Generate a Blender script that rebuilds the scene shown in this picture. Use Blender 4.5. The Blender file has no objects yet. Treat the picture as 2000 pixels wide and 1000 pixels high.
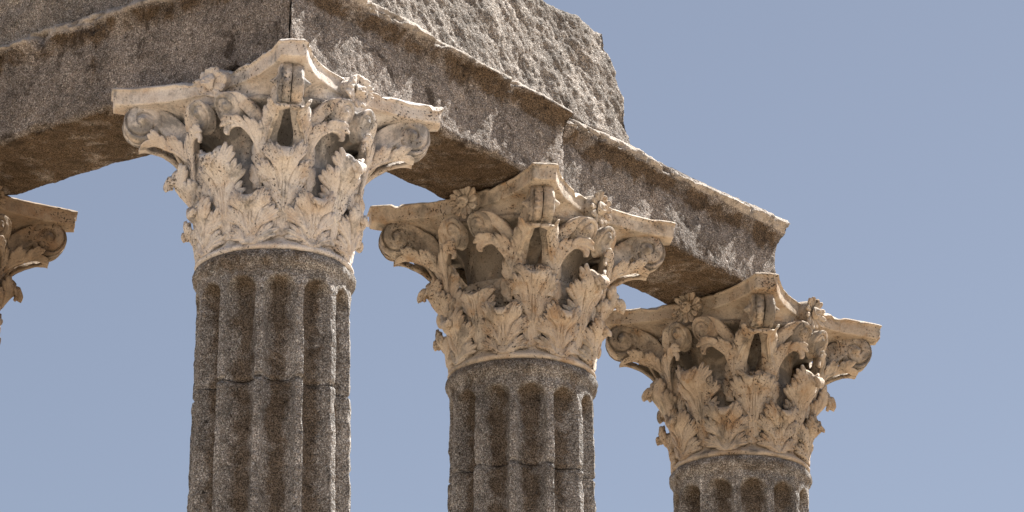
import bpy, math
import numpy as np
from math import radians, pi, sin, cos

# ------------------------------------------------------------------ camera
C = bpy.context.scene.collection
sc = bpy.context.scene
yaw, pitch, roll = 0.6417, 0.3508, 0.0028
import mathutils
cam_d = bpy.data.cameras.new('camera'); cam = bpy.data.objects.new('camera', cam_d); C.objects.link(cam)
f = mathutils.Vector((cos(pitch)*cos(yaw), cos(pitch)*sin(yaw), sin(pitch)))
r = mathutils.Vector((sin(yaw), -cos(yaw), 0)); u = r.cross(f)
r2 = r*cos(roll)+u*sin(roll); u2 = -r*sin(roll)+u*cos(roll)
M = mathutils.Matrix((r2, u2, -f)).transposed().to_4x4(); M.translation = (-16.9335, -14.2528, -8.9836)
cam.matrix_world = M
cam_d.sensor_width = 36; cam_d.lens = 153.18; cam_d.clip_start = .5; cam_d.clip_end = 20000
sc.camera = cam

# ------------------------------------------------------------------ light
SUN_AZ, SUN_EL = -16.5, 56.0          # degrees, azimuth from +X towards +Y
w = bpy.data.worlds.new('World'); sc.world = w; w.use_nodes = True
nt = w.node_tree; bg = nt.nodes['Background']
sky = nt.nodes.new('ShaderNodeTexSky'); sky.sky_type = 'NISHITA'; sky.sun_disc = False
sky.sun_elevation = radians(SUN_EL); sky.sun_rotation = radians(90-SUN_AZ)
sky.altitude = 300; sky.air_density = .8; sky.dust_density = .9; sky.ozone_density = 2.0
hs = nt.nodes.new('ShaderNodeHueSaturation'); hs.inputs['Saturation'].default_value = .66
nt.links.new(sky.outputs[0], hs.inputs['Color']); nt.links.new(hs.outputs[0], bg.inputs['Color'])
bg.inputs['Strength'].default_value = 0.05
sd = bpy.data.lights.new('sun', 'SUN'); sun = bpy.data.objects.new('sun', sd); C.objects.link(sun)
sd.energy = 5.0; sd.angle = radians(.5); sd.color = (1, .95, .87)
d = mathutils.Vector((cos(radians(SUN_AZ))*cos(radians(SUN_EL)), sin(radians(SUN_AZ))*cos(radians(SUN_EL)), sin(radians(SUN_EL))))
sun.rotation_euler = d.to_track_quat('Z', 'Y').to_euler()
sc.view_settings.view_transform = 'Standard'; sc.view_settings.look = 'None'
sc.view_settings.exposure = 1.15; sc.view_settings.gamma = 1
sc.cycles.max_bounces = 6; sc.cycles.diffuse_bounces = 2

# ------------------------------------------------------------------ helpers
def hash3(ix, iy, iz, seed):
    n = (ix.astype(np.int64)*374761393 + iy.astype(np.int64)*668265263 + iz.astype(np.int64)*2147483647 + seed*1274126177) & 0xffffffff
    n = ((n ^ (n >> 13))*1274126177) & 0xffffffff
    n = ((n ^ (n >> 16))*668265263) & 0xffffffff
    return ((n ^ (n >> 15)) & 0xffff)/65535.0
def vnoise(P, scale, seed=0):
    """value noise in -1..1 at points P (n,3)"""
    Q = P*scale + 100.37; I = np.floor(Q); Fq = Q-I; Fq = Fq*Fq*(3-2*Fq)
    ix, iy, iz = I[:, 0], I[:, 1], I[:, 2]; o = 0
    for a in (0, 1):
        wx = Fq[:, 0] if a else 1-Fq[:, 0]
        for b in (0, 1):
            wy = Fq[:, 1] if b else 1-Fq[:, 1]
            for c in (0, 1):
                wz = Fq[:, 2] if c else 1-Fq[:, 2]
                o = o + wx*wy*wz*hash3(ix+a, iy+b, iz+c, seed)
    return o*2-1
def fbm(P, scale, octv=3, seed=0):
    o = 0; amp = 1; t = 0
    for k in range(octv):
        o = o + amp*vnoise(P, scale*2.03**k, seed+k*7); t += amp; amp *= .5
    return o/t

def link(name, me, parent=None):
    o = bpy.data.objects.new(name, me); C.objects.link(o)
    if parent is not None: o.parent = parent
    return o
class MB:
    """collects quads and triangles into one mesh"""
    def __init__(s): s.V = []; s.F = []; s.n = 0; s.A = []
    def add(s, V, F, a=None):
        V = np.asarray(V, float).reshape(-1, 3)
        s.V.append(V); s.F += [tuple(int(i)+s.n for i in q) for q in F]; s.n += len(V)
        s.A.append(np.zeros(len(V)) if a is None else np.asarray(a, float).reshape(-1))
        return s
    def build(s, name, mat, parent=None, smooth=True, fn=None):
        V = np.concatenate(s.V)
        if fn is not None: V = fn(V)
        me = bpy.data.meshes.new(name); me.from_pydata(V.tolist(), [], s.F)
        if smooth: me.polygons.foreach_set('use_smooth', np.ones(len(me.polygons), bool))
        at = me.attributes.new('stain_or_sun', 'FLOAT', 'POINT'); at.data.foreach_set('value', np.concatenate(s.A))  # above zero: stain; below zero: painted sunlight on the beam lips
        me.materials.append(mat); me.update()
        return link(name, me, parent)
def gridF(n, m, off=0, close_n=False, close_m=False, flip=False):
    F = []
    for i in range(n if close_n else n-1):
        i2 = (i+1) % n
        for j in range(m if close_m else m-1):
            j2 = (j+1) % m
            q = (off+i*m+j, off+i*m+j2, off+i2*m+j2, off+i2*m+j)
            F.append(q[::-1] if flip else q)
    return F
def shell(Fr, Bk, flip=False):
    """closed thick sheet from a front grid and a back grid (n,m,3)"""
    n, m = Fr.shape[:2]; N = n*m
    F = gridF(n, m, 0, flip=flip)+gridF(n, m, N, flip=not flip)
    b = [i*m for i in range(n)]+[(n-1)*m+j for j in range(1, m)]+[i*m+m-1 for i in range(n-2, -1, -1)]+[j for j in range(m-2, 0, -1)]
    for k in range(len(b)):
        a, c = b[k], b[(k+1) % len(b)]
        q = (a, c, c+N, a+N); F.append(q[::-1] if flip else q)
    return np.concatenate([Fr.reshape(-1, 3), Bk.reshape(-1, 3)]), F
def smooth_curve(pts, n=80):
    """chaikin-smoothed polyline resampled by arc length -> fn(t) point, length"""
    P = np.array(pts, float)
    for _ in range(4):
        Q = [P[0]]
        for a, b in zip(P[:-1], P[1:]): Q += [a*.75+b*.25, a*.25+b*.75]
        Q.append(P[-1]); P = np.array(Q)
    sg = np.hypot(*(P[1:]-P[:-1]).T); s = np.concatenate([[0], np.cumsum(sg)])
    L = s[-1]
    T = np.gradient(P, axis=0); T /= np.linalg.norm(T, axis=1)[:, None]+1e-9
    def at(t):
        t = np.asarray(t)
        p = np.stack([np.interp(t, s, P[:, k]) for k in (0, 1)], -1)
        tg = np.stack([np.interp(t, s, T[:, k]) for k in (0, 1)], -1)
        p = p+np.maximum(t-L, 0)[..., None]*tg
        return p, tg/np.linalg.norm(tg, axis=-1)[..., None]
    return at, L

# ------------------------------------------------------------------ materials
def new_mat(name):
    m = bpy.data.materials.new(name); m.use_nodes = True
    return m, m.node_tree, m.node_tree.nodes['Principled BSDF']
class NT:
    def __init__(s, nt): s.nt = nt
    def n(s, typ, **kw):
        nd = s.nt.nodes.new(typ)
        for k, v in kw.items(): setattr(nd, k, v)
        return nd
    def l(s, a, b): s.nt.links.new(a, b)
    def noise(s, vec, scale, detail=3, rough=.55, dist=0):
        nd = s.n('ShaderNodeTexNoise'); s.l(vec, nd.inputs['Vector'])
        nd.inputs['Scale'].default_value = scale; nd.inputs['Detail'].default_value = detail
        nd.inputs['Roughness'].default_value = rough; nd.inputs['Distortion'].default_value = dist
        return nd.outputs['Fac']
    def ramp(s, fac, stops, interp='LINEAR'):
        nd = s.n('ShaderNodeValToRGB'); s.l(fac, nd.inputs[0]); cr = nd.color_ramp; cr.interpolation = interp
        while len(cr.elements) < len(stops): cr.elements.new(.5)
        for e, (p, c) in zip(cr.elements, stops):
            e.position = p; e.color = (c, c, c, 1) if isinstance(c, (int, float)) else (*c, 1)
        return nd.outputs[0]
    def mix(s, fac, a, b, blend='MIX'):
        nd = s.n('ShaderNodeMix'); nd.data_type = 'RGBA'; nd.blend_type = blend
        for v, i in ((fac, 0), (a, 6), (b, 7)):
            if isinstance(v, (int, float)): nd.inputs[i].default_value = v
            elif isinstance(v, tuple): nd.inputs[i].default_value = (*v, 1)
            else: s.l(v, nd.inputs[i])
        return nd.outputs[2]
    def math(s, op, a, b=0, clamp=False):
        nd = s.n('ShaderNodeMath'); nd.operation = op; nd.use_clamp = clamp
        for v, i in ((a, 0), (b, 1)):
            if isinstance(v, (int, float)): nd.inputs[i].default_value = v
            else: s.l(v, nd.inputs[i])
        return nd.outputs[0]
    def coords(s):
        """object coordinates shifted by the object's own random number"""
        tc = s.n('ShaderNodeTexCoord'); oi = s.n('ShaderNodeObjectInfo')
        cb = s.n('ShaderNodeCombineXYZ'); mu = s.math('MULTIPLY', oi.outputs['Random'], 37.0)
        for k in range(3): s.l(mu, cb.inputs[k])
        va = s.n('ShaderNodeVectorMath'); s.l(tc.outputs['Object'], va.inputs[0]); s.l(cb.outputs[0], va.inputs[1])
        return va.outputs[0]

def granite(name, tint=(1, 1, 1), brown=.5, bump=.010, grain=150, stain_col=(.050, .036, .024), dark=.45):
    m, nt, b = new_mat(name); t = NT(nt); v = t.coords()
    g = t.noise(v, grain, 1.5, .5)
    col = t.ramp(g, [(.31, (.06, .056, .053)), (.45, (.19, .18, .173)), (.56, (.35, .335, .325)), (.70, (.64, .62, .60))])
    g2 = t.noise(v, grain*.45, 2, .6)
    col = t.mix(t.ramp(g2, [(.42, 0.), (.62, .55)]), col, (.20, .165, .14))
    vo = t.n('ShaderNodeTexVoronoi'); t.l(v, vo.inputs['Vector']); vo.inputs['Scale'].default_value = grain*.62
    sx = t.n('ShaderNodeSeparateColor'); t.l(vo.outputs['Color'], sx.inputs[0])
    col = t.mix(.5, col, t.mix(1., col, t.ramp(sx.outputs[0], [(.0, .45), (.18, .8), (.75, 1.1), (1., 1.75)]), 'MULTIPLY'))
    # broad tone
    bt = t.noise(v, 2.3, 4, .6)
    col = t.mix(1., col, t.ramp(bt, [(.3, .62), (.7, 1.18)]), 'MULTIPLY')
    # brown lichen patches, in blotches and where the mesh says so
    at = t.n('ShaderNodeAttribute'); at.attribute_name = 'stain_or_sun'
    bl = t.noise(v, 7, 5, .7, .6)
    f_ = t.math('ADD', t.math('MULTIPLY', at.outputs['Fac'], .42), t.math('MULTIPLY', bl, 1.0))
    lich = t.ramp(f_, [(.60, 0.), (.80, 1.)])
    pale = t.math('MULTIPLY', at.outputs['Fac'], -.45, True)  # negative values: sunlit brightness mixed into the stone colour
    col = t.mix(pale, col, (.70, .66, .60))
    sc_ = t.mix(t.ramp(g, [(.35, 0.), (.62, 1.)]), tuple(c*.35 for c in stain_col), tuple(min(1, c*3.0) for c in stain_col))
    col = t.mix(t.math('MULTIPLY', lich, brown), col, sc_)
    md = t.ramp(t.noise(v, 13, 4, .65, .4), [(.34, .55), (.5, 1.), (.66, 1.22)])
    col = t.mix(.8, col, t.mix(1., col, md, 'MULTIPLY'))
    dk = t.math('MULTIPLY', t.ramp(t.noise(v, 5.5, 6, .72, .8), [(.56, 0.), (.66, 1.)]), dark)
    col = t.mix(dk, col, (.035, .026, .02))
    # small dark pits
    pit = t.ramp(t.noise(v, 26, 3, .6), [(.27, 0.25), (.34, 1.)])
    col = t.mix(1., col, pit, 'MULTIPLY')
    col = t.mix(1., col, tint, 'MULTIPLY')
    t.l(col, b.inputs['Base Color']); b.inputs['Roughness'].default_value = .92; b.inputs['Specular IOR Level'].default_value = .25
    h = t.math('ADD', g, t.math('MULTIPLY', g2, 1.6))
    bp = t.n('ShaderNodeBump'); bp.inputs['Strength'].default_value = 1.; bp.inputs['Distance'].default_value = bump
    t.l(h, bp.inputs['Height']); t.l(bp.outputs[0], b.inputs['Normal'])
    return m
def marble(name, tint=(1, 1, 1), grey=.6, warm=.5):
    m, nt, b = new_mat(name); t = NT(nt); v = t.coords()
    n1 = t.noise(v, 5, 5, .6, .4)
    col = t.ramp(n1, [(.3, (.60, .52, .45)), (.5, (.74, .68, .62)), (.7, (.84, .81, .77))])
    n2 = t.noise(v, 9, 5, .65, .5)
    col = t.mix(t.math('MULTIPLY', t.ramp(n2, [(.5, 0.), (.68, 1.)]), warm), col, (.50, .33, .19))
    at = t.n('ShaderNodeAttribute'); at.attribute_name = 'stain_or_sun'
    n3 = t.noise(v, 6.5, 6, .7, .3)
    fg = t.math('ADD', n3, t.math('MULTIPLY', at.outputs['Fac'], .34))
    col = t.mix(t.math('MULTIPLY', t.ramp(fg, [(.52, 0.), (.66, 1.)]), grey), col, (.25, .245, .24))
    # black lichen specks gathered in patches
    sp = t.noise(v, 80, 2, .5); pa = t.noise(v, 4.5, 3, .65)
    sm = t.math('ADD', sp, t.math('MULTIPLY', pa, .62))
    col = t.mix(t.ramp(sm, [(.975, 0.), (1.01, .85)]), col, (.035, .03, .028))
    col = t.mix(.5, col, t.mix(1., col, t.ramp(t.noise(v, 130, 2, .6), [(.35, .72), (.6, 1.1)]), 'MULTIPLY'))
    col = t.mix(1., col, tint, 'MULTIPLY')
    t.l(col, b.inputs['Base Color']); b.inputs['Roughness'].default_value = .75; b.inputs['Specular IOR Level'].default_value = .3
    bp = t.n('ShaderNodeBump'); bp.inputs['Strength'].default_value = .8; bp.inputs['Distance'].default_value = .004
    h = t.math('SUBTRACT', t.math('ADD', t.noise(v, 45, 4, .65), t.math('MULTIPLY', t.noise(v, 150, 2, .5), .35)), t.math('MULTIPLY', t.ramp(sm, [(.85, 0.), (.92, 1.)]), .8))
    t.l(h, bp.inputs['Height']); t.l(bp.outputs[0], b.inputs['Normal'])
    return m
MG = granite('granite_shaft', (1.34, 1.36, 1.38), brown=.8, bump=.009, dark=.3)
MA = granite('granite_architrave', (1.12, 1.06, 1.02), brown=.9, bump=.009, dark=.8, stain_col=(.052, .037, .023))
MFR = granite('granite_frieze', (1.3, 1.25, 1.19), brown=.3, bump=.010, dark=.2)
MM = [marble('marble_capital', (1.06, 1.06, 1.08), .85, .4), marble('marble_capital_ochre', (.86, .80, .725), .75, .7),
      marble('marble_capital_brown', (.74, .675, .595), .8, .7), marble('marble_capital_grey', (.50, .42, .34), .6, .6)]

# ------------------------------------------------------------------ capital pieces (column axis at origin, z=0 on top of the abacus)
BZ = [-1.0, -.85, -.7, -.55, -.42, -.32, -.25, -.20, -.17]
BZ2 = [-1.0, -.85, -.7, -.520, -.512, -.505, -.42, -.32, -.25, -.20, -.17]
BR2 = [.395, .370, .368, .392, .388, .325, .318, .330, .360, .455, .505]   # the lower stone ends in a ledge
BR = [.395, .365, .340, .322, .318, .330, .360, .455, .505]
BO = [.400, .392, .392, .400, .420, .445, .475, .505, .515]
def bell_r(z): return np.interp(z, BZ2, BR2)
def outer_r(z): return np.interp(z, BZ, BO)

def leaf_grid(L, W, nl, seed, rpl=22, cols=13, relief=.03, sides=(-1, 1), teeth=4, base=.62, upfan=2.2, lean=1.):
    """flat acanthus leaf: arrays x (across), t (along), h (relief), ordered rows x columns"""
    rng = np.random.RandomState(seed)
    N = int(nl*rpl)+1; v = np.linspace(0, 1, N)
    out = []
    lobe_amp = rng.uniform(.88, 1.08, (2, int(nl)+2))
    for si, sd_ in enumerate(sides):
        p = (v*nl) % 1.0; k = (v*nl).astype(int)
        lob = np.sin(pi*np.clip(p, 0, 1))**.55
        q = (p*teeth) % 1.0; tooth = np.abs(np.sin(pi*q))**.8
        s = (.66+.34*lob)*(.84+.16*tooth)*lobe_amp[si][k]
        vk = [0, .2, .4, .6, .75, .88, 1]
        xo = W*np.interp(v, vk, [base, (1+base)/2, .96, 1.0, .86, .52, 0]); to = L*np.interp(v, vk, [.10, .30, .50, .69, .83, .94, 1.0])
        t0 = L*np.interp(v, [0, .2, .4, .6, .8, 1], [0, .03, .11, .27, .50, .76])
        for _ in range(3):
            xo[1:-1] = (xo[:-2]+xo[1:-1]*2+xo[2:])/4; to[1:-1] = (to[:-2]+to[1:-1]*2+to[2:])/4; t0[1:-1] = (t0[:-2]+t0[1:-1]*2+t0[2:])/4
        to = t0+(to-t0)*(lean+(1-lean)*v**3)
        uu = np.linspace(0, 1, cols)
        U, VV = np.meshgrid(uu, v)
        xe_ = (xo*s)[:, None]; te_ = (t0+(to-t0)*(.5+.5*s))[:, None]; t0_ = t0[:, None]
        cx_ = xe_*.34; ct_ = t0_+(te_-t0_)*.68
        x0 = (W*np.interp(v, [0, .35, .7, 1], [.40, .20, .10, 0]))[:, None]
        X = 2*U*(1-U)*cx_+U*U*np.maximum(xe_-x0, 0)+x0*np.clip(U/.26, 0, 1)
        T = (1-U)**2*t0_+2*U*(1-U)*ct_+U*U*te_
        crest = np.sin(pi*np.clip(U*.86+.14, 0, 1))
        ou = np.clip((U-.36)/.30, 0, 1); ou = ou*ou*(3-2*ou)
        H = relief*(.62*(1-ou)+(.15+.85*lob[:, None])*ou)*(.45+.55*crest)
        H -= relief*.36*(1-tooth[:, None])*np.clip((U-.30)/.3, 0, 1)
        gp = np.exp(-((np.minimum(p, 1-p)/.13)**2))[:, None]
        H -= relief*1.2*gp*np.exp(-((U-.70)/.20)**2)*ou**.5*1.3                        # drilled eyes between the lobes
        stem = np.clip(1-U/.30, 0, 1)
        H += relief*(.22+.38*np.cos(2*pi*X/(W*.155)))*np.minimum(stem*2.5, 1) - relief*.40*np.exp(-((U-.33)/.07)**2)
        out.append((sd_*X, T, H))
    L_, R_ = out if len(out) == 2 else (None, out[0])
    if L_ is None: return R_
    return [np.concatenate([a[:, :0:-1], b], 1) for a, b in zip(L_, R_)]

def around(x_ang, rr, z, ang):
    a = ang+x_ang
    return np.stack([rr*np.cos(a), rr*np.sin(a), z], -1)

def leaflet(mb, p0, p1, p2, w, hgt, place, lift=.0, n=11, m=7):
    """one finger of an acanthus leaf: a tapering half-round ridge along a bent line, rounded at its end"""
    s_ = np.linspace(0, 1, n); p0, p1, p2 = map(np.array, (p0, p1, p2))
    c = (1-s_)[:, None]**2*p0+2*(s_*(1-s_))[:, None]*p1+s_[:, None]**2*p2
    tg = np.gradient(c, axis=0); tg /= np.linalg.norm(tg, axis=1)[:, None]+1e-9
    ww = w*(.38+.62*np.clip(s_/.72, 0, 1))*np.sqrt(np.clip(1-(np.clip((s_-.74)/.27, 0, 1))**2, .02, 1))
    y = np.linspace(-1, 1, m); Y, _ = np.meshgrid(y, s_)
    X = c[:, 0][:, None]-tg[:, 1][:, None]*ww[:, None]*Y; T = c[:, 1][:, None]+tg[:, 0][:, None]*ww[:, None]*Y
    top = hgt*np.sqrt(np.clip(1-Y**2*.96, 0, 1))*(ww/w)[:, None]**.6
    groove = -hgt*.42*np.exp(-(Y/.28)**2)*np.clip((s_-.45)/.3, 0, 1)[:, None]
    H = top+groove+(lift*s_**2)[:, None]
    V, F = shell(place(X, T, H), place(X, T, -.009+(lift*s_**2)[:, None]+0*H)); mb.add(V, F)

def capital_leaf(curve, W, ang, seed, lobes, cut=None, wear=.0022, wrap=.9, th=.02, vault=.04, base=.6, foot=.6, hgt=.021):
    """lobes: list of (centre x/W, centre t/L, radius/L, root t/L, teeth)"""
    at, L = smooth_curve(curve); rg = np.random.RandomState(seed)
    X, T, H = leaf_grid(L, W*.80, 4.5, seed, relief=.010, base=base)
    Tc = .70*L; up = np.array([.30, .95]); tmax = 1e9 if cut is None else L*cut
    def place(X, T, H):
        fx = np.clip(np.abs(X)/W, 0, 1)
        if cut is not None:
            H = np.where(T > tmax, H*.5, H); T = np.minimum(T, tmax*(1+.03*np.sin(X*40+seed)))
        h = H+vault*(1-fx**1.7)*np.clip((L-T)/(.30*L), .20, 1)*np.clip(T/(.25*L), foot, 1)
        kf = np.clip((fx-.15)/.45, 0, 1); kf = (kf*kf*(3-2*kf)*.9)[..., None]
        c, tg = at(T); cB, tB = at(np.minimum(T, Tc)); cB = cB+np.maximum(T-Tc, 0)[..., None]*up*.95
        c = c*(1-kf)+cB*kf; tg = tg*(1-kf)+np.where(T[..., None] > Tc, up, tB)*kf
        tg = tg/np.maximum(np.linalg.norm(tg, axis=-1, keepdims=True), .3)
        return around(wrap*X/np.maximum(c[..., 0], .38), c[..., 0]+tg[..., 1]*h, c[..., 1]-tg[..., 0]*h, ang)
    mb = MB()
    V, F = shell(place(X, T, H), place(X, T, -th*np.ones_like(H))); mb.add(V, F)
    for sd_ in (-1, 1):
        for (lx, lt, lr, rt, nt_) in lobes:
            if lx == 0 and sd_ < 0: continue
            cx, ct = lx*W*sd_*rg.uniform(.95, 1.05), lt*L*rg.uniform(.98, 1.02); r_ = lr*L
            rx, rtt = (.10*W*sd_ if lx else 0.), rt*L
            d0 = math.atan2(ct-rtt, cx-rx); d0 += (pi/2-d0)*.22
            for q in np.linspace(-1, 1, nt_):
                a = d0+q*radians(80)*rg.uniform(.93, 1.07); rr = r_*rg.uniform(.80, 1.12)*(1.12-.22*abs(q))
                ex, et = cx+rr*cos(a), ct+rr*sin(a)
                if lx and abs(ex) > W*1.1: ex = math.copysign(W*1.1, ex)
                sx = rx+q*(-sd_ if lx else -1)*.035*W; st = rtt
                mx, mt = sx+(cx-sx)*.50+(0 if lx == 0 else -sd_*.07*W), st+(ct-st)*.66
                if lx == 0: mx = q*-.10*W; ex = -abs(ex)*np.sign(q) if q else 0
                leaflet(mb, (sx, st), (mx, mt), (ex, et), r_*.33, hgt*rg.uniform(.85, 1.1), place, lift=.010 if abs(q) < .9 else .003)
    for x_ in (-.085, 0., .085):                                              # the reeded middle rib
        leaflet(mb, (x_*W*2.2, .0), (x_*W*1.6, .4*L), (x_*W*.6, .80*L), .030*W*2.2, .016, place, n=16)
    wfn = lambda V: V+np.stack([vnoise(V, 16, seed+k)*wear*1.8+vnoise(V, 50, seed+9+k)*wear*.6 for k in range(3)], -1)
    mb.V = [wfn(v) for v in mb.V]
    return mb

LOWER_LOBES = [(.74, .20, .12, .00, 4), (.80, .50, .145, .14, 5), (.52, .76, .14, .34, 5), (0, .88, .13, .55, 5)]
UPPER_LOBES = [(.60, .47, .085, .22, 4), (.78, .64, .10, .36, 5), (.55, .82, .10, .52, 5), (0, .91, .10, .66, 5)]
LOW = [(.392, -.985), (.388, -.92), (.392, -.85), (.408, -.785), (.440, -.742), (.482, -.722), (.512, -.732), (.520, -.760), (.512, -.782)]
UPP = [(.385, -.93), (.378, -.82), (.390, -.70), (.428, -.59), (.500, -.515), (.545, -.490), (.585, -.505), (.592, -.540), (.578, -.565)]

def lathe(prof, n=96):
    P = np.array(prof); a = np.linspace(0, 2*pi, n, endpoint=False)
    V = np.stack([P[:, 0][:, None]*np.cos(a), P[:, 0][:, None]*np.sin(a), np.repeat(P[:, 1][:, None], n, 1)], -1)
    return V.reshape(-1, 3), gridF(len(P), n, 0, close_m=True, flip=True)

def disc_relief(Rv, turns, th, dome, n=56, m=16, broken=0., seed=0, hand=1):
    """scroll disc in its own plane: x,z in plane, h towards viewer"""
    a = np.linspace(0, 2*pi, n, endpoint=False); rr = np.linspace(0, 1, m)
    A, Q = np.meshgrid(a, rr)
    ph = (Q*turns*2*pi - hand*A)
    groove = np.cos(ph)
    h = th+dome*(1-Q**2)*.4 + 0*groove*np.clip((Q-.25)/.1, 0, 1)*np.clip((1.04-Q)/.08, 0, 1)
    h -= dome*.95*np.exp(-(((Q*turns-hand*A/(2*pi)) % 1.0-.5)/.085)**2)*np.clip((Q-.2)/.1, 0, 1)*np.clip((1.0-Q)/.06, 0, 1)
    h += dome*1.5*np.exp(-(Q/.2)**2)
    h = np.where(Q > .97, h-dome*.6, h)
    return Rv*Q*np.cos(A), Rv*Q*np.sin(A), h

def volute(corner, side, seed, wear=.003):
    """one corner scroll: disc, ribbon stem; side +1/-1 is which of the pair"""
    mb = MB()
    ang = pi/4+corner*pi/2
    D = np.array([cos(ang), sin(ang), 0]); Lt = np.array([-sin(ang), cos(ang), 0])*side
    def P3(s, z, lat):
        off = .037+np.clip(.62-s, 0, 1)*.30
        return D*s[..., None]+Lt*(off+lat)[..., None]+np.array([0, 0, 1.])*z[..., None]
    rg = np.random.RandomState(seed); cs, cz, Rv = .735+rg.uniform(-.008, .008), -.190, .103
    x, z, h = disc_relief(Rv, 1.7, .026, .025, n=96, m=30)
    Fr = P3(cs+x, cz+z*1.05, h); Bk = P3(cs+x, cz+z*1.05, -.034+0*h)
    n, m = Fr.shape[:2]
    V = np.concatenate([Fr.reshape(-1, 3), Bk.reshape(-1, 3)]); F = gridF(n, m, 0, close_m=True, flip=side < 0)+gridF(n, m, n*m, close_m=True, flip=side > 0)
    b0 = (n-1)*m
    F += [(b0+j, b0+(j+1) % m, n*m+b0+(j+1) % m, n*m+b0+j) for j in range(m)]
    mb.add(V, F, np.full(len(V), .28))
    at, L = smooth_curve([(.405, -.64), (.425, -.50), (.470, -.37), (.535, -.265), (.615, -.185), (.695, -.145), (.745, -.14)])
    tt = np.linspace(0, L, 44); c, tg = at(tt); hw = np.interp(tt/L, [0, .35, .7, 1], [.024, .042, .058, .052])
    u_ = np.linspace(-1, 1, 11); U, TT = np.meshgrid(u_, tt)
    nrm = np.stack([-tg[:, 1], tg[:, 0]], -1)
    S = c[:, 0][:, None]+nrm[:, 0][:, None]*hw[:, None]*U; Z = c[:, 1][:, None]+nrm[:, 1][:, None]*hw[:, None]*U
    ridge = .010*np.exp(-((np.abs(U)-.86)/.12)**2)-.003
    Fr = P3(S, Z, .026+ridge-.012*(TT/L > .93)); Bk = P3(S, Z, -.030+0*ridge)
    V, F = shell(Fr, Bk, flip=side > 0); mb.add(V, F, np.full(len(V), .2))
    return mb.build_args(seed, wear) if False else mb

def volute_leaf(corner, side, seed):
    """acanthus leaf that climbs under the scroll, one half lying on its outer face"""
    ang = pi/4+corner*pi/2
    D = np.array([cos(ang), sin(ang), 0]); Lt = np.array([-sin(ang), cos(ang), 0])*side
    at, L = smooth_curve([(.400, -.67), (.425, -.55), (.478, -.44), (.550, -.368), (.635, -.332), (.700, -.322), (.745, -.330)])
    rg = np.random.RandomState(seed)
    def place(X, T, h):
        c, tg = at(T); nrm = np.stack([-tg[..., 1], tg[..., 0]], -1)       # towards the inner, upper side
        s0 = c[..., 0]; off = .037+np.clip(.62-s0, 0, 1)*.30
        xp = np.maximum(X, 0); xn = np.minimum(X, 0)
        q = xp-np.where(X < 0, h, 0)
        s = s0+nrm[..., 0]*q; z = c[..., 1]+nrm[..., 1]*q
        lat = np.maximum(off+.026+np.where(X >= 0, h, 0.0*h)+xn*1.3*np.clip((s0-.67)/.05, .22, 1), .001)+.010*np.sin(np.clip(xp/.09, 0, 1)*pi)+.55*xp
        return D*s[..., None]+Lt*lat[..., None]+np.array([0, 0, 1.])*z[..., None]
    return half_leaf(at, L, .082, .050, rg, place, side < 0)

def half_leaf(at, L, W, under, rg, place, flip, groups=5, wear=.0025):
    """strip of leaf along a stem with fingers standing up on one side of it"""
    mb = MB()
    t_ = np.linspace(0, L, 40); x_ = np.linspace(-under, W*.45, 9); X, T = np.meshgrid(x_, t_)
    X = X*np.where(X > 0, np.sqrt(np.clip((L-T)/(.22*L), .01, 1)), 1.)
    V, F = shell(place(X, T, 0*X+.004), place(X, T, 0*X-.014), flip=flip); mb.add(V, F)
    for g in range(groups):
        g0 = (.06+.90*g/groups)*L; gl = .90*L/groups; wl = W*(.72+.28*sin(pi*(g+.8)/groups))
        for q in range(3):
            st = g0+gl*(.05+.16*q); ln = wl*(.80, 1.0, .78)[q]*rg.uniform(.9, 1.08)
            et = min(st+ln*(.55+.28*q), L*1.03)
            leaflet(mb, (-.004, st-gl*.5), (ln*.30, st+ln*.05), (ln, et), gl*.155, .010, place, lift=.010, n=9, m=5)
    leaflet(mb, (0, 0), (0, L*.45), (0, L*.86), .008, .010, place, n=24, m=5)
    return mb

def face_frame(face):
    a = face*pi/2; return np.array([cos(a), sin(a), 0]), np.array([-sin(a), cos(a), 0])
def face_place(face, side, x, z, h):
    Nn, Tt = face_frame(face)
    R_ = outer_r(z)+.035
    n = np.sqrt(np.maximum(R_**2-x**2, .05))+h
    return Nn*n[..., None]+Tt*(side*x)[..., None]+np.array([0, 0, 1.])*z[..., None]

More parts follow.
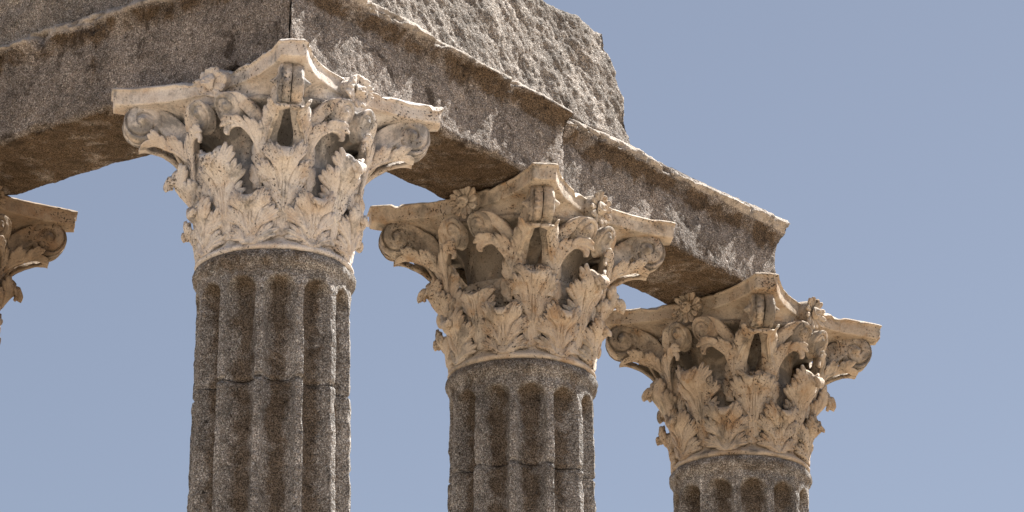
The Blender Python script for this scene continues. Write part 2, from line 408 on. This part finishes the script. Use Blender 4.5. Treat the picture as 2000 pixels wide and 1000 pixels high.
def helix(face, side, seed):
    mb = MB(); rg = np.random.RandomState(seed)
    x, z, h = disc_relief(.074, 1.3, .034, .015, n=72, m=24)
    cx, cz = .098+rg.uniform(-.006, .006), -.235
    Fr = face_place(face, side, cx+x, cz+z*1.08, h); Bk = face_place(face, side, cx+x, cz+z*1.08, -.03+0*h)
    n, m = Fr.shape[:2]
    V = np.concatenate([Fr.reshape(-1, 3), Bk.reshape(-1, 3)]); F = gridF(n, m, 0, close_m=True)+gridF(n, m, n*m, close_m=True)
    b0 = (n-1)*m; F += [(b0+j, b0+(j+1) % m, n*m+b0+(j+1) % m, n*m+b0+j) for j in range(m)]
    mb.add(V, F, np.full(len(V), .3))
    at, L = smooth_curve([(.262, -.60), (.262, -.50), (.258, -.40), (.235, -.29), (.185, -.205), (.13, -.180), (.085, -.182)])
    tt = np.linspace(0, L, 36); c, tg = at(tt); hw = np.interp(tt/L, [0, .4, .8, 1], [.022, .026, .034, .022])
    U, TT = np.meshgrid(np.linspace(-1, 1, 9), tt); nrm = np.stack([-tg[:, 1], tg[:, 0]], -1)
    S = c[:, 0][:, None]+nrm[:, 0][:, None]*hw[:, None]*U; Z = c[:, 1][:, None]+nrm[:, 1][:, None]*hw[:, None]*U
    rid = .009*np.exp(-((np.abs(U)-.8)/.15)**2)
    V, F = shell(face_place(face, side, S, Z, .024+rid), face_place(face, side, S, Z, -.03+0*rid)); mb.add(V, F)
    return mb
def helix_leaf(face, side, seed):
    at, L = smooth_curve([(.245, -.64), (.240, -.53), (.228, -.44), (.198, -.365), (.158, -.335), (.118, -.338), (.094, -.362), (.094, -.39)])
    rg = np.random.RandomState(seed)
    def place(X, T, h):
        c, tg = at(T); nrm = np.stack([tg[..., 1], -tg[..., 0]], -1)
        k = np.clip(T/L, 0, 1)
        return face_place(face, side, c[..., 0]+nrm[..., 0]*X, c[..., 1]+nrm[..., 1]*X, h+.030+.050*k**1.5)
    return half_leaf(at, L, .072, .012, rg, place, False, groups=4)

def rosette(face, seed, eroded=0.):
    """open flower on the middle of one side of the abacus: pointed petals round a twisted heart"""
    Nn, Tt = face_frame(face); rg = np.random.RandomState(seed); tilt = radians(8); Rr = .102
    def place(x, z, h):
        h = h+.026*np.clip((np.hypot(x, z)/Rr)**2, 0, 1.4)
        zz = z*cos(tilt)-h*sin(tilt); nn = h*cos(tilt)+z*sin(tilt)
        return Nn*(.548+nn)[..., None]+Tt*x[..., None]+np.array([0, 0, 1.])*(-.070+zz)[..., None]
    mb = MB(); npet = 12; a0 = rg.uniform(0, 1)
    for k in range(npet):
        a = a0+k*2*pi/npet+rg.uniform(-.05, .05); R_ = Rr*rg.uniform(.92, 1.1)*(1-.25*eroded*rg.rand()); b = a+.10
        leaflet(mb, (.018*cos(a), .018*sin(a)), (.055*cos(a-.06), .055*sin(a-.06)), (R_*cos(b), R_*sin(b)), .0185+.008*eroded, .017, place, n=12)
    a = np.linspace(0, 2*pi, 40, endpoint=False); A, Q = np.meshgrid(a, np.linspace(0, 1, 12))
    hh = .022+.030*np.sqrt(np.clip(1-Q**2, 0, 1))+.007*np.cos(A*2+Q*7)*np.clip(Q*(1.2-Q)*3, 0, 1)
    P = place(.040*Q*np.cos(A), .040*Q*np.sin(A), hh); mb.add(P.reshape(-1, 3), gridF(12, 40, 0, close_m=True))
    A, Q = np.meshgrid(a, np.linspace(0, 1, 8)); x, z = .078*Q*np.cos(A), .078*Q*np.sin(A)
    Fr, Bk = place(x, z, .004+0*x), place(x, z, -.09+0*x)
    V = np.concatenate([Fr.reshape(-1, 3), Bk.reshape(-1, 3)]); F = gridF(8, 40, 0, close_m=True)+gridF(8, 40, 320, close_m=True, flip=True)
    F += [(280+q, 280+(q+1) % 40, 600+(q+1) % 40, 600+q) for q in range(40)]; mb.add(V, F)
    w_ = .002+.016*eroded
    mb.V = [v+np.stack([vnoise(v, 22, seed+k)*w_+vnoise(v, 60, seed+5+k)*w_*.35 for k in range(3)], -1) for v in mb.V]
    return mb
def stalk(face, seed):
    """stem with a bud that climbs to the rosette"""
    mb = MB()
    def place(x, z, h): return face_place(face, 1, x, z, h+.030+.065*np.clip((z+.30)/.13, 0, 1))
    for q in (-1, 0, 1):
        leaflet(mb, (q*.004, -.30), (q*.006, -.24), (q*.026, -.165), .013, .018, place, n=14)
    return mb

def abacus_outline(inset=0., n_arc=44, mid=.512, diag=.905, hw=.078):
    """ring of points; each side is a shallow concave arc between two cut-off horns"""
    pts = []
    hw2 = hw-inset; dg = diag-inset; md = mid-inset
    e = np.array([dg/math.sqrt(2)-hw2/math.sqrt(2), dg/math.sqrt(2)+hw2/math.sqrt(2)])   # (along, out)
    for k in range(4):
        a = k*pi/2; Nn = np.array([cos(a), sin(a)]); Tt = np.array([-sin(a), cos(a)])
        half = e[0]; out = e[1]; sag = out-md; R_ = (half**2+sag**2)/(2*sag); th = math.asin(min(.999, half/R_))
        for q in np.linspace(-th, th, n_arc):
            pts.append(Nn*(md+R_*(1-cos(q)))+Tt*R_*sin(q))
        p1 = pts[-1]; ang = a+pi/4; Dg = np.array([cos(ang), sin(ang)]); Lt = np.array([-sin(ang), cos(ang)])
        for q in np.linspace(-1, 1, 9)[1:-1]: pts.append(Dg*dg+Lt*hw2*q)
    return np.array(pts)
def abacus(seed, wear=.005):
    mb = MB()
    rings = []
    for z, ins in ((-.001, .30), (-.001, .10), (-.001, .035), (-.004, .014), (-.012, .004), (-.020, 0.), (-.022, .006), (-.028, .012), (-.045, .012), (-.06, .012), (-.075, .013), (-.09, .014), (-.097, .0145), (-.101, .017), (-.1025, .021), (-.103, .030)):
        if ins > .07:
            o = abacus_outline(.05); o = o*(.45 if ins > .2 else .8)
        else: o = abacus_outline(ins)
        rings.append(np.column_stack([o, np.full(len(o), z)]))
    # underside, drawn in towards the round lip of the bell
    o0 = abacus_outline(.030); an = np.arctan2(o0[:, 1], o0[:, 0]); circ = np.stack([np.cos(an), np.sin(an)], -1)*.50
    for z, m_ in ((-.1035, .03), (-.1045, .10), (-.107, .25), (-.112, .45), (-.120, .60), (-.135, .74), (-.155, .87), (-.18, .97), (-.185, 1.05)):
        o = o0*(1-m_)+circ*m_; rings.append(np.column_stack([o, np.full(len(o), z)]))
    Rg = np.array(rings); n, m = Rg.shape[:2]
    V = Rg.reshape(-1, 3)
    F = gridF(n, m, 0, close_m=True, flip=False)
    c = len(V); V = np.vstack([V, [[0, 0, 0]]]); F += [(c, j, (j+1) % m) for j in range(m)]
    edge = np.linalg.norm(V[:, :2], axis=1)
    chip = np.clip(fbm(V*np.array([1, 1, .6]), 14, 3, seed+40)-.18, 0, 1)*np.clip((V[:, 2]+.055)/.05, 0, 1)*(V[:, 2] < .01)
    V[:, 2] -= chip*.10*(edge > .46)
    V[:, :2] *= (1-chip*.03)[:, None]
    V = V+np.stack([vnoise(V, 9, seed+k)*wear+vnoise(V, 30, seed+4+k)*wear*.5 for k in range(3)], -1)
    return V, F

def weather(seed, amp=.003):
    def fn(V): return V+np.stack([vnoise(V, 18, seed+k)*amp*1.5+vnoise(V, 55, seed+11+k)*amp*.6 for k in range(3)], -1)
    return fn

def build_capital(col, ci, mat, broken=None, eroded=0., missing=()):
    """marble capital (a part) with its leaves, scrolls, flowers and abacus as sub-parts"""
    broken = broken or {}
    sd0 = 1000*ci
    prof = [(.36, -1.012), (.415, -1.012), (.428, -1.004), (.430, -.992), (.424, -.980), (.412, -.974), (.405, -.965)]
    zz_ = np.sort(np.append(np.linspace(-.95, -.21, 30), [-.520, -.516, -.512, -.509, -.505]))
    prof += [(float(bell_r(z)), z) for z in zz_]+[(.515, -.20), (.525, -.19), (.520, -.175), (.49, -.165), (.40, -.16)]   # seam between its two stones
    mb = MB(); V, F = lathe(prof, 120); mb.add(V, F, np.clip((V[:, 2]+.75)/.1, 0, 1)*.5)
    cap = mb.build('capital', mat, col, fn=weather(sd0))
    V, F = abacus(sd0+1, .004+.003*eroded); MB().add(V, F).build('abacus', mat, cap)
    for k in range(8):
        capital_leaf(LOW, .152, pi/8+k*pi/4, sd0+10+k, LOWER_LOBES, cut=broken.get(('low', k)), base=.95, foot=.75).build('acanthus_leaf', mat, cap)
    for k in range(8):
        bk = ('up', k) in broken
        capital_leaf(UPP, .148, k*pi/4, sd0+30+k, UPPER_LOBES, cut=broken.get(('up', k)), base=.30, foot=.1, th=.07 if bk else .03).build('acanthus_leaf', mat, cap)
    for c in range(4):
        for s in (-1, 1):
            k = c*2+(s > 0)
            volute(c, s, sd0+50+k).build('volute', mat, cap, fn=weather(sd0+60+k, .003))
            volute_leaf(c, s, sd0+70+k).build('calyx_leaf', mat, cap, fn=weather(sd0+80+k, .003))
            helix(c, s, sd0+90+k).build('helix', mat, cap, fn=weather(sd0+100+k, .003))
            helix_leaf(c, s, sd0+110+k).build('calyx_leaf', mat, cap, fn=weather(sd0+120+k, .003))
    for c in range(4):
        rosette(c, sd0+130+c, eroded).build('rosette', mat, cap)
    return cap

# ------------------------------------------------------------------ fluted shaft
def drum(z0, z1, seed, top=False):
    nth = 12*32; fine = z0 > -3.3
    dz = .0125 if fine else .08
    zs = np.arange(z0, z1-1e-6, -dz) if False else np.linspace(z0, z1, max(3, int((z0-z1)/dz)+1))
    th = np.linspace(0, 2*pi, nth, endpoint=False)
    Th, Z = np.meshgrid(th, zs)
    R0 = .414+np.clip(-1.1-Z, 0, 9)*.017-np.clip(-4-Z, 0, 9)*.004
    q = ((Th/(pi/6)) % 1.0)-.5                          # 0 at the flute centre (fillets at multiples of 30 deg)
    wf = .405
    tz = np.clip((-1.155-Z)/.075, 0, 1) if top else np.ones_like(Z)     # rounded flute heads
    half = wf*np.sqrt(np.clip(1-(1-tz)**2, 0, 1))
    hh = np.where(half > 1e-3, np.clip(1-(q/np.maximum(half, 1e-3))**2, 0, 1), 0)
    depth = .088*hh**.50*np.clip(tz*3, 0, 1)
    R_ = R0-depth
    if top:
        R_ = np.where(Z > -1.115, np.interp(-Z, [1.0, 1.012, 1.025, 1.05, 1.075, 1.09, 1.10, 1.115], [.412, .422, .434, .442, .436, .426, .419, .4145]), R_)
    # drum edges are worn round
    e0 = np.clip(1-(z0-Z)/.018, 0, 1)*(0 if top else 1); e1 = np.clip(1-(Z-z1)/.018, 0, 1)
    R_ -= .018*(e0**2+e1**2)
    P = np.stack([R_*np.cos(Th), R_*np.sin(Th), Z], -1).reshape(-1, 3)
    fil = (1-hh).reshape(-1)
    n1 = fbm(P, 9, 3, seed); n2 = fbm(P, 38, 2, seed+5); n3 = fbm(P, 5, 2, seed+9)
    dr = n1*.006+n2*.0055 - fil*np.clip(n3-.15, 0, 1)*.035-fil*np.clip(n1-.25, 0, 1)*.03
    rad = P[:, :2]/np.linalg.norm(P[:, :2], axis=1)[:, None]
    P[:, :2] += rad*dr[:, None]
    # side wander of the fillets
    sh = vnoise(P, 7, seed+3)*.006*fil
    P[:, 0] += -rad[:, 1]*sh; P[:, 1] += rad[:, 0]*sh
    stain_or_sun = (.85*(1-fil)+np.clip((P[:, 2]+1.35)/.35, 0, 1)*.5)
    V = P; m = nth; n = len(zs)
    F = gridF(n, m, 0, close_m=True, flip=False)
    V = np.vstack([V, [[0, 0, z0]], [[0, 0, z1]]]); stain_or_sun = np.append(stain_or_sun, [0, 0])
    c = n*m; F += [(c, j, (j+1) % m) for j in range(m)]+[(c+1, (n-1)*m+(j+1) % m, (n-1)*m+j) for j in range(m)]
    return V, F, stain_or_sun

BASE_Z = -7.75
def build_column(ci, x, y, label, mat, **kw):
    root = bpy.data.objects.new('column', None); C.objects.link(root); root.location = (x, y, BASE_Z)
    root['label'] = label; root['category'] = 'column'; root['kind'] = 'thing'; root['group'] = 'fluted columns of the ruined temple'
    kids_shift = mathutils.Vector((0, 0, -BASE_Z))
    cap = build_capital(root, ci, mat, **kw); cap.location = kids_shift
    jz = kw_joint[ci]
    cuts = [-1.013, jz, jz-1.65, jz-3.4, -7.45]
    for k, (a, b) in enumerate(zip(cuts[:-1], cuts[1:])):
        V, F, st = drum(a, b+.003, 500+ci*40+k, top=(k == 0))
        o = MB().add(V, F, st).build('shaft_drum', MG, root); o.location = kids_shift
    prof = [(.1, .30), (.50, .30), (.53, .28), (.53, .25), (.50, .23), (.50, .20), (.56, .17), (.60, .13), (.60, .08), (.56, .04), (.56, 0), (.1, 0)]
    V, F = lathe(prof, 64); MB().add(V, F).build('base', MG, root, fn=weather(ci, .004))
    return root
kw_joint = {0: -1.80, 1: -1.72, 2: -1.62, 3: -1.78}
S1, S2, SL = 2.238, 4.5037, 2.6895
build_column(1, 0, 0, 'column at the corner of the temple, pale marble capital nearest and highest', MM[0], eroded=.9, broken={('up', 7): .62})
build_column(2, S1, 0, 'column under the joint of two beams, with broken upper leaves on its capital', MM[1],
             broken={('up', 5): .80, ('up', 4): .60}, eroded=.15)
build_column(3, S2, 0, 'farthest fluted granite column, brownish marble capital under the free end of the beam', MM[2],
             broken={('up', 5): .76}, eroded=0.)
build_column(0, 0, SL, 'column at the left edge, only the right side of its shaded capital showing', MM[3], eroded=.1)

# ------------------------------------------------------------------ stone beams
def resample(poly, d):
    out = []
    for a, b in zip(poly, poly[1:]+poly[:1]):
        a = np.array(a); b = np.array(b); L = np.hypot(*(b-a)); k = max(1, int(round(L/d)))
        for i in range(k): out.append(a+(b-a)*i/k)
    return np.array(out)
def beam(name, along, s0, s1, poly, mat, label, cat, seed, d=.0125, amp=.006, rough=.5, mitre0=False, ridge=0., stain_sun_fn=None, group=None, shape_fn=None, wave=.022, chips=0., fs=26):
    """poly = closed outline (out, z) with out<0 towards the camera side; along 'x' or 'y'"""
    Q = resample(poly, d); m = len(Q)
    n = int((s1-s0)/d)+1; s = np.linspace(s0, s1, n)
    cen = Q.mean(0)
    # body rings, then each end closed by shrinking rings
    rings = []
    def ring(sv, k, end):
        q = cen+(Q-cen)*k
        ss = np.full(m, sv)
        if mitre0:
            fr = np.clip((s1-sv)/.8, 0, 1) if not end else (1. if sv < s0+.4 else 0.)
            ss = sv+(q[:, 0]-0)*fr
        return np.column_stack([ss, q])
    ks = [.02, .15, .3, .45, .6, .75, .88, .97]
    for k in ks: rings.append(ring(s0, k, True))
    for sv in s: rings.append(ring(sv, 1., False))
    for k in ks[::-1]: rings.append(ring(s1, k, True))
    G = np.array(rings); n = len(G)
    if shape_fn: G = shape_fn(G)
    # normals from the grid
    du = np.gradient(G, axis=0); dv = np.roll(G, -1, 1)-np.roll(G, 1, 1)
    N = np.cross(du, dv); ln = np.linalg.norm(N, axis=2, keepdims=True); N = N/np.maximum(ln, 1e-9)
    # sign check: outward from centre
    c0 = G.mean((0, 1)); sg = np.sign(((G-c0)*N).sum()); N *= sg
    P = G.reshape(-1, 3); Nf = N.reshape(-1, 3)
    h = fbm(P, fs, 3, seed)*amp+fbm(P, 70, 1, seed+3)*amp*rough+fbm(P, 4.2, 3, seed+8)*wave
    if ridge: 
        Pr = P*np.array([1.0, 1., .45])+np.column_stack([P[:, 2]*.75, P[:, 2]*0, P[:, 2]*0])
        h = h+ridge*1.4*fbm(Pr, 9, 3, seed+20)
    if chips:
        zt = P[:, 2].max(); out = P[:, 1].min()
        lipm = np.clip((P[:, 1]-(out+.06))/-.05, 0, 1)
        lowm = np.exp(-((P[:, 1]-wf)/.03)**2)*np.exp(-(P[:, 2]/.03)**2)
        cn = np.clip(fbm(P, 6.5, 3, seed+31)-.08, 0, 1)+.7*np.clip(fbm(P, 17, 2, seed+35)-.05, 0, 1); cl = np.clip(fbm(P, 8, 3, seed+33)-.05, 0, 1)
        P[:, 1] += lipm*cn*.16*chips+lowm*cl*.16; P[:, 2] += lowm*cl*.10-np.clip((P[:, 2]-zt+.03)/.03, 0, 1)*lipm*cn*.05
    P = P+Nf*h[:, None]
    st = np.zeros(len(P)) if stain_sun_fn is None else stain_sun_fn(P)
    if along == 'x': W_ = P
    else: W_ = P[:, [1, 0, 2]]
    F = gridF(n, m, 0, close_m=True, flip=(sg > 0) ^ (along == 'y') )
    F += [tuple(range(m))[::-1], tuple((n-1)*m+j for j in range(m))]
    o = MB().add(W_, F, st).build(name, mat, None)
    o['label'] = label; o['category'] = cat
    if group: o['group'] = group
    return o
wf, wb = -.449, .204
def arch_poly(h, m=.072):
    return [(wf, 0.028), (wf, h-.165), (wf-.006, h-.155), (wf-.012, h-.13), (wf-.030, h-.10), (wf-.055, h-.075), (wf-m, h-.06), (wf-m-.004, h-.054), (wf-m+.034, h-.012), (wf-m+.06, h),
            (wb+.03, h), (wb+.05, h-.02), (wb+.04, h-.06), (wb, h-.12), (wb, .012), (wb-.02, 0), (wf+.030, 0), (wf+.010, .010)]
def arch_stain_and_sun(h):
    def fn(P):
        z = P[:, 2]
        pt = np.clip(fbm(P, 4.5, 4, 91)-.12, 0, 1)*2.6*np.clip(z/h, .25, 1)     # blotches of dark lichen
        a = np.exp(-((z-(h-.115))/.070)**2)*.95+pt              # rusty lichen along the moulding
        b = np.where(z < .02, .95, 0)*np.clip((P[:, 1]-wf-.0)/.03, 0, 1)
        lip = np.clip((z-(h*.93-.035))/.02, 0, 1)*(P[:, 1] < wf)  # sunlit top edge of the moulding, painted pale into the colour
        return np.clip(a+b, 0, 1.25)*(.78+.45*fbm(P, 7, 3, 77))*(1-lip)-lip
    return fn
def endfall(s_end, drop, round_=.03):
    """top of the block sags a little towards its far end; broken, rounded end"""
    def fn(G):
        k = np.clip(G[..., 0]/s_end, 0, 1)
        G[..., 2] = G[..., 2]*(1-drop*k)
        return G
    return fn
def capB(G):
    G = G.copy()
    G[..., 2] += .045*np.clip((G[..., 0]-2.06)/2.2, 0, 1)*np.clip(G[..., 2]/.4, 0, 1)
    k = np.clip((G[..., 2]-.30)/.17, 0, 1); e = np.clip((G[..., 0]-4.16)/.17, 0, 1)
    G[..., 0] += e*k*.075                     # the moulding returns round the free end
    G[..., 0] -= e*(1-k)*.03*np.clip(vnoise(G.reshape(-1, 3), 5, 3).reshape(G.shape[:2])+.3, 0, 1)
    lip = np.clip((G[..., 2]-.36)/.06, 0, 1)*(G[..., 1] < wf+.03)
    wear_ = np.exp(-((G[..., 0]-3.35)/.38)**2)
    G[..., 1] += lip*(wear_*.022-.012*e)
    # flake gone from the lower front edge
    fy = np.exp(-((G[..., 1]-wf)/.02)**2)
    z = G[..., 2]; x = G[..., 0]
    fl = np.clip((3.78-x)/.03, 0, 1)*np.clip((x-2.75)/.2, 0, 1)*np.clip((.15-z)/.02, 0, 1)*fy
    G[..., 1] += fl*.055*np.clip((.15-z)/.15, 0, 1)
    return G
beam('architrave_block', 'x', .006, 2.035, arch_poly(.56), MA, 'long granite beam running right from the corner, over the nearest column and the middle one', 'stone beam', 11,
     mitre0=True, stain_sun_fn=arch_stain_and_sun(.54), chips=.9, group='granite beams on the columns', shape_fn=endfall(2.03, .085), d=.012)
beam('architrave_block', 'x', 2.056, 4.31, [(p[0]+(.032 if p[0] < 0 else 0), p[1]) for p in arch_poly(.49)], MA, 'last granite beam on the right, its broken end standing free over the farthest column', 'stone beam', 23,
     stain_sun_fn=arch_stain_and_sun(.49), chips=.9, group='granite beams on the columns', shape_fn=capB, d=.012)
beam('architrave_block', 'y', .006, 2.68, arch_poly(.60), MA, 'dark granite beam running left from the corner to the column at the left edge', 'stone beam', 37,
     mitre0=True, stain_sun_fn=arch_stain_and_sun(.60), chips=.9, group='granite beams on the columns', d=.012)
def frR(G):
    G = G.copy(); z = np.clip((G[..., 2]-.5)/.6, 0, 1)
    e = np.clip((G[..., 0]-1.6)/1.1, 0, 1)
    G[..., 0] -= e*z**2*.16
    return G
beam('frieze_block', 'x', -.36, 2.74, [(-.43, .50), (-.36, 1.18), (-.345, 1.20), (-.32, 1.21), (.18, 1.21), (.2, .50)], MFR, 'rough broken granite block lying on top of the beams at upper right', 'stone block', 51,
     d=.013, amp=.011, rough=.55, ridge=.009, fs=30, shape_fn=frR, group='rough blocks above the beams', wave=.03)
beam('frieze_block', 'y', .22, 2.6, [(-.36, .585), (-.37, 1.1), (-.32, 1.2), (.18, 1.2), (.2, .585)], MFR, 'rough granite block above the left beam, in the top left corner', 'stone block', 63,
     d=.016, amp=.012, rough=.4, ridge=.014, fs=24, group='rough blocks above the beams', wave=.03)

# ------------------------------------------------------------------ podium and ground
def slab(name, x0, x1, y0, y1, z0, z1, mat, n=1):
    V = [(x, y, z) for z in (z0, z1) for x, y in ((x0, y0), (x1, y0), (x1, y1), (x0, y1))]
    F = [(3, 2, 1, 0), (4, 5, 6, 7), (0, 1, 5, 4), (1, 2, 6, 5), (2, 3, 7, 6), (3, 0, 4, 7)]
    o = MB().add(V, F).build(name, mat, None, smooth=False); o['kind'] = 'structure'; return o
mp, ntp, bp_ = new_mat('pale_stone'); t = NT(ntp); v = t.coords()
t.l(t.ramp(t.noise(v, 1.5, 5), [(.3, (.26, .20, .14)), (.7, (.38, .30, .21))]), bp_.inputs['Base Color']); bp_.inputs['Roughness'].default_value = .9
mg, ntg, bg_ = new_mat('sandy_ground'); t = NT(ntg); v = t.coords()
t.l(t.ramp(t.noise(v, .6, 6), [(.3, (.28, .21, .14)), (.7, (.38, .30, .21))]), bg_.inputs['Base Color']); bg_.inputs['Roughness'].default_value = .95
slab('podium', -.75, 12, -.75, 22, -11.15, BASE_Z, mp)
gm = MB().add([(-3000, -3000, -11.2), (3000, -3000, -11.2), (3000, 3000, -11.2), (-3000, 3000, -11.2)], [(0, 1, 2, 3)]).build('ground', mg, None, smooth=False)
gm['kind'] = 'structure'
